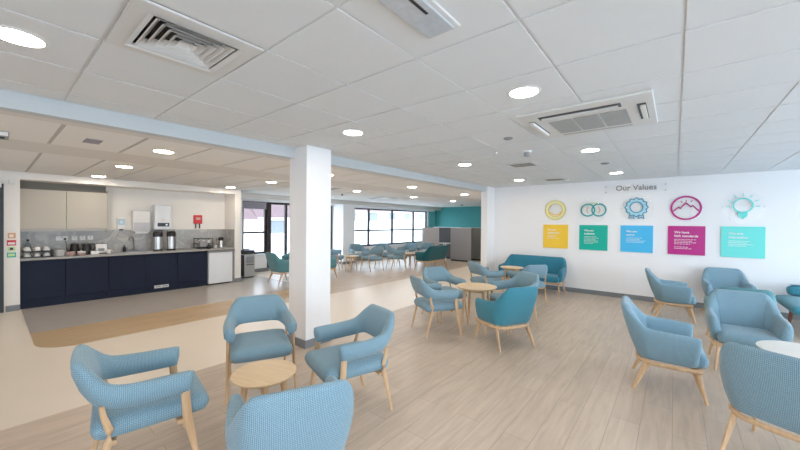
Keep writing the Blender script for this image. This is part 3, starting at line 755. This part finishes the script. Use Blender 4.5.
# safety signs on left wall end
for y0, y1, z0, z1, m, l, nm in ((.215, .305, 1.265, 1.36, 'i_orange', 'square orange-red fire action sign, top of the four on the wall end', 'a'),
                                 (.205, .310, 1.14, 1.235, 'red', 'red and white notice below the orange sign', 'b'),
                                 (.215, .300, 1.045, 1.12, 'i_palegreen', 'pale green sign with a dark figure, third down on the wall end', 'c'),
                                 (.205, .310, .935, 1.02, 'b_green', 'green exit notice, lowest of the four on the wall end', 'd')):
    e = empty('safety_sign', (-8.898, (y0+y1)/2, z0), 0, l, 'sign', None); w = (y1-y0)/2; h = z1-z0
    finish('plate', B(0, .004, -w, w, 0, h), m, e)
    if nm == 'a': finish('pictogram', stroke_x([(-.02, .02), (-.02, .07), (.0, .045), (.025, .06), (.025, .02)], .010) if False else B(.004, .006, -.025, .02, .02, .07), 'white', e)
    if nm == 'b': finish('text_panel', B(.004, .006, -w+.012, w-.012, .02, .055), 'white', e)
    if nm == 'c': finish('pictogram', B(.004, .006, -.02, .02, .018, .06), 'dark', e)
    if nm == 'd': finish('text_panel', B(.004, .006, -w+.014, w-.014, .02, .065), 'i_palegreen', e)
e = wallthing('motion_sensor', .225, .295, 2.20, 2.28, .05, 'white', 'small white sensor high on the wall end beside the cupboards', 'sensor', x=-8.9)
# steel bin
r = empty('litter_bin', (-9.50, 4.68, 0), 0, 'tall steel litter bin with black top beside the wall end', 'bin')
finish('body', B(-.2, .2, -.15, .15, .03, .66, .01), 'metal', r); finish('lid', B(-.205, .205, -.155, .155, .665, .77, .02), 'dark', r)
finish('side_panel', B(-.19, .19, -.156, -.1505, .05, .64), 'dark', r); finish('label_plate', B(.2, .204, -.10, .12, .42, .60), 'grey', r); finish('foot', B(-.18, .18, -.13, .13, 0, .03), 'dark', r)
finish('slot', B(.2, .205, -.10, .12, .36, .38), 'dark', r)
finish('flap', lathe(bmesh.new(), [(0, .77), (.10, .77), (.08, .80), (0, .81)], 16), 'dark', r, True, angle=40)

# ------------------------------------------------------------------ booth screens
def screen(x0, x1, y0, y1, label, mat='grey_fab'):
    r = empty('booth_screen', ((x0+x1)/2, (y0+y1)/2, 0), 0, label, 'screen', 'grey fabric booth screens'); a, b = (x1-x0)/2, (y1-y0)/2
    finish('panel', B(-a, a, -b, b, .06, 1.385, .012), mat, r)
    finish('base_rail', B(-a+.02, a-.02, -b+.01, b-.01, 0, .06), 'dark', r)
    finish('top_trim', B(-a, a, -b, b, 1.386, 1.40), 'metal', r)
screen(-7.93, -7.87, 11.10, 12.30, 'booth screen leftmost of the four, its lit side painted pale grey', 'lit_screen_and_cover')
screen(-8.60, -7.20, 12.95, 13.02, 'dark grey booth screen set back between the pale one and the wide one', 'dark_fab')
screen(-7.36, -6.41, 12.38, 12.45, 'wide mid grey booth screen facing us in front of the teal wall')
screen(-6.95, -4.30, 13.15, 13.22, 'olive grey booth screen beside the white wall end', 'olive_fab')
r = empty('booth_desk', (-7.62, 12.35, 0), 0, 'small white desk inside the grey booth', 'desk')
finish('desktop', B(-.24, .24, -.3, .3, .71, .74, .004), 'white', r)
for x in (-.22, .22):
    for y in (-.28, .28): finish('leg', B(x-.015, x+.015, y-.015, y+.015, 0, .71), 'white', r)
# ------------------------------------------------------------------ ceiling fittings
def downlight(x, y, z, label):
    k = 'dl'
    r = empty('ceiling_downlight', (x, y, z), 0, label, 'downlight', 'round recessed downlights')
    if k in cache: parts = cache[k]
    else:
        a = finish('trim_ring', lathe(bmesh.new(), [(.098, -.001), (.098, -.007), (.112, -.006), (.118, 0), (.098, 0)], 32), 'white', None, True, angle=40)
        b = finish('diffuser', lathe(bmesh.new(), [(0, -.005), (.098, -.005), (.098, -.002), (0, -.002)], 32), 'lamp', None, True, angle=40)
        cache[k] = (a, b); a.parent = r; b.parent = r; return r
    for c in parts:
        o = c.copy(); COL.objects.link(o); o.parent = r
    return r
for x, rw in ((-2.68, 'left row'), (-.865, 'right row')):
    for y, pos in ((.10, 'nearest the camera'), (2.47, 'second nearest'), (4.94, 'third'), (7.41, 'farthest, near the board wall')):
        if x == -.865 and y == .10: y = .0
        downlight(x, y, CH, 'round downlight in the lounge ceiling, %s of the %s' % (pos, rw))
for x in (.95, 2.75):
    for y in (0, 2.47, 4.94, 7.41): pass
for x, rw in ((-4.75, 'row next to the beam'), (-6.60, 'middle row'), (-8.48, 'row along the kitchen')):
    for y, pos in ((1.33, 'nearest'), (3.78, 'second'), (6.24, 'third'), (8.75, 'fourth'), (11.25, 'farthest')):
        if x == -8.48 and y > 4: continue
        downlight(x, y, CL, 'round downlight in the lower ceiling, %s of the %s' % (pos, rw))
# four way diffuser
cx, cy = -2.08, .684
r = empty('air_diffuser', (cx, cy, CH), 0, 'square four-way louvred air diffuser in the ceiling at top left', 'air vent')
bm = bmesh.new(); o_, i_ = .290, .200
def sqring(bm, o1, z1, i1, z2, t=.004):
    """square frustum skirt from half-size o1 at z1 to i1 at z2"""
    rs = []
    for h, z in ((o1, z1), (i1, z2), (i1-t, z2), (o1-t, z1)):
        rs.append([bm.verts.new((sx*h, sy*h, z)) for sx, sy in ((1, 1), (-1, 1), (-1, -1), (1, -1))])
    for a in range(4):
        p, q = rs[a], rs[(a+1) % 4]
        for k in range(4): bm.faces.new((p[k], p[(k+1) % 4], q[(k+1) % 4], q[k]))
    return bm
for a in ((-o_, o_, -o_, -i_), (-o_, o_, i_, o_), (-o_, -i_, -i_, i_), (i_, o_, -i_, i_)): box(bm, *a, -.008, .004)
sqring(bm, .225, -.016, .200, -.008)
finish('frame', bm, 'vent', r)
bm = bmesh.new()
for s in (.185, .150, .115, .080, .045): sqring(bm, s, -.010, max(s-.034, .004), .026, .003)
finish('louvres', bm, 'vent', r)
bm = bmesh.new(); box(bm, -.235, .235, -.235, .235, .05, .06)
for a in ((-.245, .245, -.245, -.236), (-.245, .245, .236, .245), (-.245, -.236, -.236, .236), (.236, .245, -.236, .236)): box(bm, *a, .005, .05)
finish('duct_box', bm, 'dark', r)
# cassette air conditioner
r = empty('air_conditioner', (-.62, 3.45, CH-.001), 0, 'white ceiling cassette air conditioner with grey grille and open side flaps', 'air conditioner')
A = .485
bm = bmesh.new()
sl = .60*A
box(bm, -A, A, -A, A, -.020, 0, .006, 2)
finish('panel', bm, 'vent', r)
for k in range(3):
    g0 = -.30+k*.205
    bm = bmesh.new(); box(bm, g0, g0+.190, -.17, .30, -.0245, -.0205)
    for q in range(12): box(bm, g0, g0+.190, -.165+q*.039, -.165+q*.039+.012, -.027, -.0246)
    finish('intake_grille', bm, 'acgrille', r)
bm = bmesh.new(); box(bm, -.34, .28, -.365, -.262, -.0215, -.0205); finish('air_slot', bm, 'dark', r)
bm = bmesh.new(); box(bm, -.32, .26, -.312, -.302, -.038, -.0217); finish('flap', bm, 'vent', r)
bm = bmesh.new(); box(bm, .375, .435, -.26, .22, -.0215, -.0205); finish('air_slot', bm, 'dark', r)
bm = bmesh.new(); box(bm, .395, .430, -.22, .17, -.040, -.0217, .004, 1); finish('flap', bm, 'tan', r)
bm = bmesh.new(); box(bm, -.445, -.395, -.27, .25, -.0215, -.0205); finish('air_slot', bm, 'dark', r)
bm = bmesh.new(); box(bm, -.440, -.402, -.26, .24, -.045, -.0217, .004, 1); finish('flap', bm, 'white', r)
bm = bmesh.new(); box(bm, -.30, .30, .36, .40, -.0215, -.0205); finish('air_slot', bm, 'acgrille', r)
# prismatic emergency luminaire
r = empty('emergency_luminaire', (-.905, 1.12, CH), 0, 'narrow prismatic emergency light fitting at the top edge of the ceiling', 'light fitting')
finish('tray', B(-.095, .095, -.32, .32, -.014, 0, .005), 'vent', r)
finish('lens', B(-.076, .076, -.30, .30, -.026, -.0142, .006, 2), 'prism', r)
finish('lamp_strip', B(.030, .045, -.26, .12, -.029, -.0262, .001, 1), 'dark', r)
def disc(name, x, y, z, R, h, mat, label, cat, group=None):
    bm = lathe(bmesh.new(), [(0, -h), (R*.6, -h), (R, -h*.5), (R, 0), (0, 0)], 20)
    return tag(finish(name, bm, mat, None, True, (x, y, z), angle=40), label, cat, group)
disc('smoke_detector', -1.466, 3.70, CH, .05, .02, 'grey', 'small grey ceiling detector left of the air conditioner', 'detector')
disc('sprinkler_head', -1.88, 4.33, CH, .02, .03, 'metal', 'tiny shiny sprinkler head on the lounge ceiling', 'sprinkler')
r = empty('ceiling_sensor', (-1.53, 4.51, CH), 0, 'grey sensor hanging from the lounge ceiling beyond the air conditioner', 'sensor')
finish('base', lathe(bmesh.new(), [(0, -.02), (.055, -.02), (.06, 0), (0, 0)], 20), 'white', r, True, angle=40)
finish('sensor_head', lathe(bmesh.new(), [(0, -.07), (.035, -.07), (.04, -.02), (0, -.02)], 16), 'grey', r, True, angle=40)
def slotvent(x, y, z, w, d, label, mat='dark', rows=3):
    r = empty('ceiling_vent', (x, y, z), 0, label, 'air vent', 'slim ceiling vents')
    finish('frame', B(-w/2-.04, w/2+.04, -d/2-.04, d/2+.04, -.012, 0, .004, 1), 'vent', r)
    for k in range(rows):
        q = -d/2+(k+.5)*d/rows
        finish('slot', B(-w/2, w/2, q-d/rows*.32, q+d/rows*.32, -.014, -.0122), mat, r)
slotvent(-1.93, 5.50, CH, .34, .30, 'slim dark slotted vent in the lounge ceiling left of the hanging sensor')
slotvent(-2.02, 7.72, CH, .34, .30, 'slim dark slotted vent in the lounge ceiling nearest the board wall')
disc('smoke_detector', -.865, 6.12, CH, .06, .02, 'grey', 'pale round detector between the two far downlights of the right row', 'detector')
disc('smoke_detector', -1.80, 7.90, CH, .05, .035, 'white', 'white smoke detector beside the farthest slotted vent', 'detector')
slotvent(-7.93, 8.40, CL, .60, .30, 'long dark slotted vent in the lower ceiling, left of the pair over the far chairs')
slotvent(-7.53, 8.85, CL, .10, .30, 'dark slotted vent in the lower ceiling, right of the pair over the far chairs')
slotvent(-6.56, 5.43, CL, .35, .20, 'brownish slot vent in the lower ceiling just right of the pillar')
tag(finish('ceiling_grille', B(-4.84, -4.62, .63, .76, CL-.012, CL, .003, 1), 'lilac'), 'small lilac grey square grille in the lower ceiling behind the beam', 'air vent')
r = empty('ceiling_sensor', (-4.98, .04, CL), 0, 'white box sensor with a black slot under the lower ceiling at the left edge', 'sensor')
finish('housing', B(-.10, .10, -.09, .09, -.055, 0, .012), 'grey', r); finish('face', B(.10, .106, -.08, .08, -.045, -.01), 'white', r); finish('slot', B(.02, .09, -.03, .06, -.068, -.055), 'dark', r)
disc('sprinkler_head', -7.65, 6.64, CL, .03, .06, 'grey', 'grey sprinkler head under the lower ceiling over the far chairs', 'sprinkler')
disc('smoke_detector', -7.50, 13.6, CL, .06, .05, 'grey', 'dark detector on the lower ceiling near the teal wall', 'detector')

# ------------------------------------------------------------------ board wall
YW = YF
def board(x0, x1, key, title, lines, label):
    e = empty('value_board', ((x0+x1)/2, YW-.0225, 1.01), 0, label, 'sign', 'coloured value boards')
    w = (x1-x0)/2
    finish('panel', B(-w, w, 0, .022, 0, .565, .003, 1), 'b_'+key, e)
    text('title', title, .062, 'white', e, (-w+.10, -.0015, .565-.145), (PI/2, 0, 0), .001, .0012, 1.15)
    bm = bmesh.new(); rnd = random.Random(title); z = .565-.27
    for n in lines:
        x = -w+.10
        if n:
            while x < -w+.10+n:
                l = rnd.uniform(.018, .05); box(bm, x, x+l, -.0015, .001, z, z+.009); x += l+.010
        z -= .030
    finish('small_print', bm, 'white', e)
board(-2.52, -1.96, 'yellow', 'We are\nwelcoming', [.22, .18, .24], 'yellow square board on the white wall, leftmost of the five')
board(-1.72, -1.157, 'green', 'We are\ninclusive', [.22, .26, .20, .28, .26, .16], 'green square board on the white wall, second from the left')
board(-.916, -.352, 'sky', 'We are\ncaring', [.25, .22, .32, .30], 'sky blue square board on the white wall, middle of the five')
board(-.114, .447, 'magenta', 'We have\nhigh standards', [.30, .26, .30, .24, 0, .20, .24], 'magenta square board on the white wall, second from the right')
board(.662, 1.233, 'mint', 'We are\ninnovative', [.28, .24, .30, .20], 'mint green square board on the white wall, rightmost of the five')
YI = -.012
def icon(x, z, label, R=.29):
    e = empty('value_icon', (x, YW-.022, z), 0, label, 'wall emblem', 'emblems above the value boards')
    bm = lathe(bmesh.new(), [(0, -.0025), (R, -.0025), (R, .0025), (0, .0025)], 48); bmesh.ops.rotate(bm, verts=bm.verts[:], cent=(0, 0, 0), matrix=Matrix.Rotation(PI/2, 3, 'X'))
    finish('acrylic_disc', bm, 'acrylic', e)
    for sx in (-1, 1):
        bm = lathe(bmesh.new(), [(0, 0), (.009, 0), (.009, .0245), (0, .0245)], 10, (sx*(R-.03), 0, 0))
        bmesh.ops.rotate(bm, verts=bm.verts[:], cent=(0, 0, 0), matrix=Matrix.Rotation(-PI/2, 3, 'X'))
        bmesh.ops.translate(bm, verts=bm.verts[:], vec=(0, -.003, 0))
        finish('standoff', bm, 'metal', e)
    return e
e = icon(-2.245, 1.925, 'pale yellow smiling ring emblem above the yellow board', .255)
finish('ring', ring_tube(bmesh.new(), 0, YI, 0, .190, .026), 'i_yellow', e)
finish('edge_line', ring_tube(ring_tube(bmesh.new(), 0, YI-.002, 0, .226, .009), 0, YI-.002, 0, .155, .007), 'i_mustard', e)
finish('smile', ring_tube(bmesh.new(), 0, YI-.003, .03, .15, .012, 20, 1.15*PI, 1.85*PI), 'b_yellow', e)
e = icon(-1.445, 1.915, 'two interlocking teal rings emblem above the green board')
for q, c in ((-.105, 'i_teal'), (.115, 'i_teal')): finish('ring', ring_tube(bmesh.new(), q, YI-(.003 if q > 0 else 0), 0, .135, .014), c, e)
finish('green_arc', ring_tube(bmesh.new(), 0, YI+.001, -.03, .19, .010, 24, .25*PI, .75*PI), 'i_palegreen', e)
finish('bracket', stroke(stroke(bmesh.new(), [(-.10, .07), (-.13, 0), (-.10, -.07)], .014, YI), [(.11, .07), (.14, 0), (.11, -.07)], .014, YI), 'i_orange', e)
e = icon(-.64, 1.94, 'blue rosette ribbon emblem above the sky blue board', .30)
bm = bmesh.new(); n = 72; rows = []
for k in range(n):
    a = 2*PI*k/n; R = .185+.014*math.cos(12*a)
    rows.append([bm.verts.new(((q)*math.cos(a), yy, (q)*math.sin(a)+.02)) for q, yy in ((R-.011, YI), (R+.011, YI), (R+.011, YI+.006), (R-.011, YI+.006))])
for k in range(n):
    p, q = rows[k], rows[(k+1) % n]
    for i in range(4): bm.faces.new((p[i], p[(i+1) % 4], q[(i+1) % 4], q[i]))
finish('scalloped_ring', bm, 'i_sky', e)
finish('pale_band', ring_tube(bmesh.new(), 0, YI+.002, .02, .145, .028), 'i_pale', e)
finish('inner_ring', ring_tube(bmesh.new(), 0, YI-.001, .02, .112, .010), 'i_sky', e)
for s in (-1, 1): finish('ribbon_tail', stroke(bmesh.new(), [(s*.04, -.17), (s*.13, -.215), (s*.125, -.17)] if False else [(s*.05, -.155), (s*.035, -.215), (s*.085, -.195), (s*.13, -.215), (s*.12, -.150)], .016, YI), 'i_sky', e)
e = icon(.155, 1.93, 'magenta mountain range emblem in a ring above the magenta board', .27)
finish('ring', ring_tube(bmesh.new(), 0, YI, 0, .222, .016), 'b_magenta', e)
finish('mountain_line', stroke(bmesh.new(), [(-.205, -.075), (-.105, .015), (-.085, -.01), (0, .10), (.075, .02), (.10, .045), (.205, -.075)], .022, YI-.001), 'b_magenta', e)
for q in ([(-.075, .135), (-.06, .105)], [(.005, .155), (.005, .125)], [(.095, .145), (.075, .115)]): finish('star_mark', stroke(bmesh.new(), q, .012, YI), 'b_magenta', e)
e = icon(.945, 1.93, 'mint green light bulb emblem with rays above the mint board', .30)
finish('bulb_ring', ring_tube(bmesh.new(), 0, YI, .03, .125, .011), 'i_teal', e).data.materials[0] = M['b_mint']
bm = bmesh.new(); v = [(-.065, -.10), (.065, -.10), (.055, -.17), (.02, -.20), (0, -.225), (-.02, -.20), (-.055, -.17)]
a = [bm.verts.new((x, YI, z)) for x, z in v]; b = [bm.verts.new((x, YI+.006, z)) for x, z in v]; bm.faces.new(a); bm.faces.new(b[::-1])
for i in range(7): bm.faces.new((a[i], b[i], b[(i+1) % 7], a[(i+1) % 7]))
finish('bulb_base', bm, 'b_mint', e)
for k in range(7):
    a = -.12+k*(PI+.24)/6; c, s = math.cos(a), math.sin(a)
    finish('ray', stroke(bmesh.new(), [(c*.165, .03+s*.165), (c*.215, .03+s*.215)], .012, YI), 'b_mint', e)
e = empty('values_heading', (-.68, YW-.03, 2.30), 0, 'clear acrylic heading panel lettered Our Values, high on the wall above the rosette', 'sign')
finish('acrylic_panel', B(-.56, .56, 0, .006, -.03, .15), 'acrylic', e)
text('lettering', 'Our Values', .155, 'silver', e, (-.335, -.006, .025), (PI/2, 0, 0), .004, .002)
for sx in (-.52, .52):
    for sz in (0, .12): finish('standoff', B(sx-.01, sx+.01, -.004, .029, sz-.01, sz+.01), 'metal', e)

# ------------------------------------------------------------------ outside
M['ground'] = noisy('pale_paving', (.78, .78, .76), .9, .05, 1)  # kept very pale so the ground bounces sky light up to the ceiling
M['hwall'] = noisy('house_render', (.85, .85, .85), .9, .03, 1)
M['hroof'] = noisy('red_clay_roof', (.14, .085, .085), .9, .08, 2)
M['hdim'] = noisy('pinkish_render', (.62, .55, .54), .9, .05, 1)
M['hglass'] = noisy('house_glass', (.16, .18, .20), .2, .05, 1)
M['hgrey'] = noisy('grey_blue_cladding', (.26, .30, .33), .8, .05, 1)
finish('ground', B(-60, WX-.25, -30, 70, -.4, -.15), 'ground', kind='structure')
finish('ground', B(XR+.25, 50, -30, 40, -.4, -.15), 'ground', kind='structure')
finish('ground', B(WX-.25, XR+.25, -30, YB-.2, -.4, -.15), 'ground', kind='structure')
def house(x, y, L, D, h, label, wallm='hwall', eave=2.6):
    r = empty('neighbouring_house', (x, y, -.15), 0, label, 'house', 'houses outside the windows')
    finish('wall', B(-D, 0, -L/2, L/2, 0, eave), wallm, r)
    bm = bmesh.new(); a = [bm.verts.new(p) for p in ((.5, -L/2-.4, eave-.1), (.5, L/2+.4, eave-.1), (-D/2, L/2-.4, eave+h), (-D/2, -L/2+.4, eave+h), (-D-.5, -L/2-.4, eave-.1), (-D-.5, L/2+.4, eave-.1))]
    for f in ((0, 1, 2, 3), (3, 2, 5, 4), (0, 3, 4), (1, 5, 2), (0, 4, 5, 1)): bm.faces.new([a[i] for i in f])
    finish('roof', bm, 'hroof', r)
    n = max(2, int(L//3))
    for k in range(n):
        yy = -L/2+(k+.5)*L/n
        finish('window', B(0, .05, yy-.6, yy+.6, eave-1.1, eave-.3), 'hglass', r)
    return r
house(-16.5, 6.0, 4.2, 5, 2.2, 'pale house with a red roof seen through the window left of the pillar', 'hdim', 1.95)
house(-19.5, 12.6, 4.5, 6, 2.0, 'pale house with a red roof seen through the glazed door beside the pillar', 'hwall', 2.1)
house(-24, 22, 9, 8, 2.0, 'pale house with dark windows seen through the left panes of the wide window', 'hwall', 3.0)
house(-27, 36, 12, 8, 2.0, 'pale house with a dark roof edge seen through the right panes of the wide window', 'hwall', 3.2)

# ------------------------------------------------------------------ light
w = bpy.data.worlds.new('World'); SC.world = w; w.use_nodes = True
nt = w.node_tree; bg = nt.nodes['Background']
tc = nt.nodes.new('ShaderNodeTexCoord'); sp = nt.nodes.new('ShaderNodeSeparateXYZ'); cr_ = nt.nodes.new('ShaderNodeValToRGB')
nt.links.new(tc.outputs['Generated'], sp.inputs[0]); nt.links.new(sp.outputs['Z'], cr_.inputs[0]); nt.links.new(cr_.outputs[0], bg.inputs['Color'])
cr_.color_ramp.elements[0].position = 0; cr_.color_ramp.elements[0].color = (.84, .91, 1, 1)
cr_.color_ramp.elements[1].position = .6; cr_.color_ramp.elements[1].color = (.66, .80, 1, 1)
bg.inputs['Strength'].default_value = 3.6
def portal(x, y0, y1, z0, z1, rz):
    l = bpy.data.lights.new('sky_portal', 'AREA'); l.shape = 'RECTANGLE'; l.size = z1-z0; l.size_y = y1-y0
    l.cycles.is_portal = True
    o = bpy.data.objects.new('sky_portal', l); COL.objects.link(o); o.location = (x, (y0+y1)/2, (z0+z1)/2)
    o.rotation_euler = (0, rz, 0)
pf = bpy.data.lights.new('sky_portal', 'AREA'); pf.shape = 'RECTANGLE'; pf.size = 2.7; pf.size_y = 2.18; pf.cycles.is_portal = True
po = bpy.data.objects.new('sky_portal', pf); COL.objects.link(po); po.location = (1.85, YB-.11, 1.39); po.rotation_euler = (PI/2, 0, 0)
pf = bpy.data.lights.new('sky_portal', 'AREA'); pf.shape = 'RECTANGLE'; pf.size = 1.2; pf.size_y = 1.2; pf.cycles.is_portal = True
po = bpy.data.objects.new('sky_portal', pf); COL.objects.link(po); po.location = (-7.6, YB-.11, 1.5); po.rotation_euler = (PI/2, 0, 0)
for h in holes: portal(XR+.16, h[0], h[1], h[2], h[3], PI/2)
for h in wh: portal(WX-.16, h[0], h[1], h[2], h[3], -PI/2)

# ------------------------------------------------------------------ camera
f, yaw, pit, rol = 336.81, .68527, -.007958, .008507
cyw, syw = math.cos(yaw), math.sin(yaw)
fw = Vector((-syw*math.cos(pit), cyw*math.cos(pit), math.sin(pit))); rt = Vector((cyw, syw, 0)); up = rt.cross(fw)
r2 = rt*math.cos(rol)+up*math.sin(rol); u2 = -rt*math.sin(rol)+up*math.cos(rol)
cam = bpy.data.cameras.new('Camera'); cam.sensor_width = 36; cam.lens = f/800*36; cam.clip_start = .02; cam.clip_end = 200
co = bpy.data.objects.new('Camera', cam); COL.objects.link(co)
co.matrix_world = Matrix(((r2.x, u2.x, -fw.x, 0), (r2.y, u2.y, -fw.y, 0), (r2.z, u2.z, -fw.z, 1.6), (0, 0, 0, 1)))
SC.camera = co
SC.view_settings.view_transform = 'Standard'; SC.view_settings.look = 'None'
SC.view_settings.exposure = 1.03; SC.view_settings.gamma = 1
SC.cycles.use_denoising = True
SC.cycles.max_bounces = 10; SC.cycles.diffuse_bounces = 8
SC.cycles.sample_clamp_indirect = 8
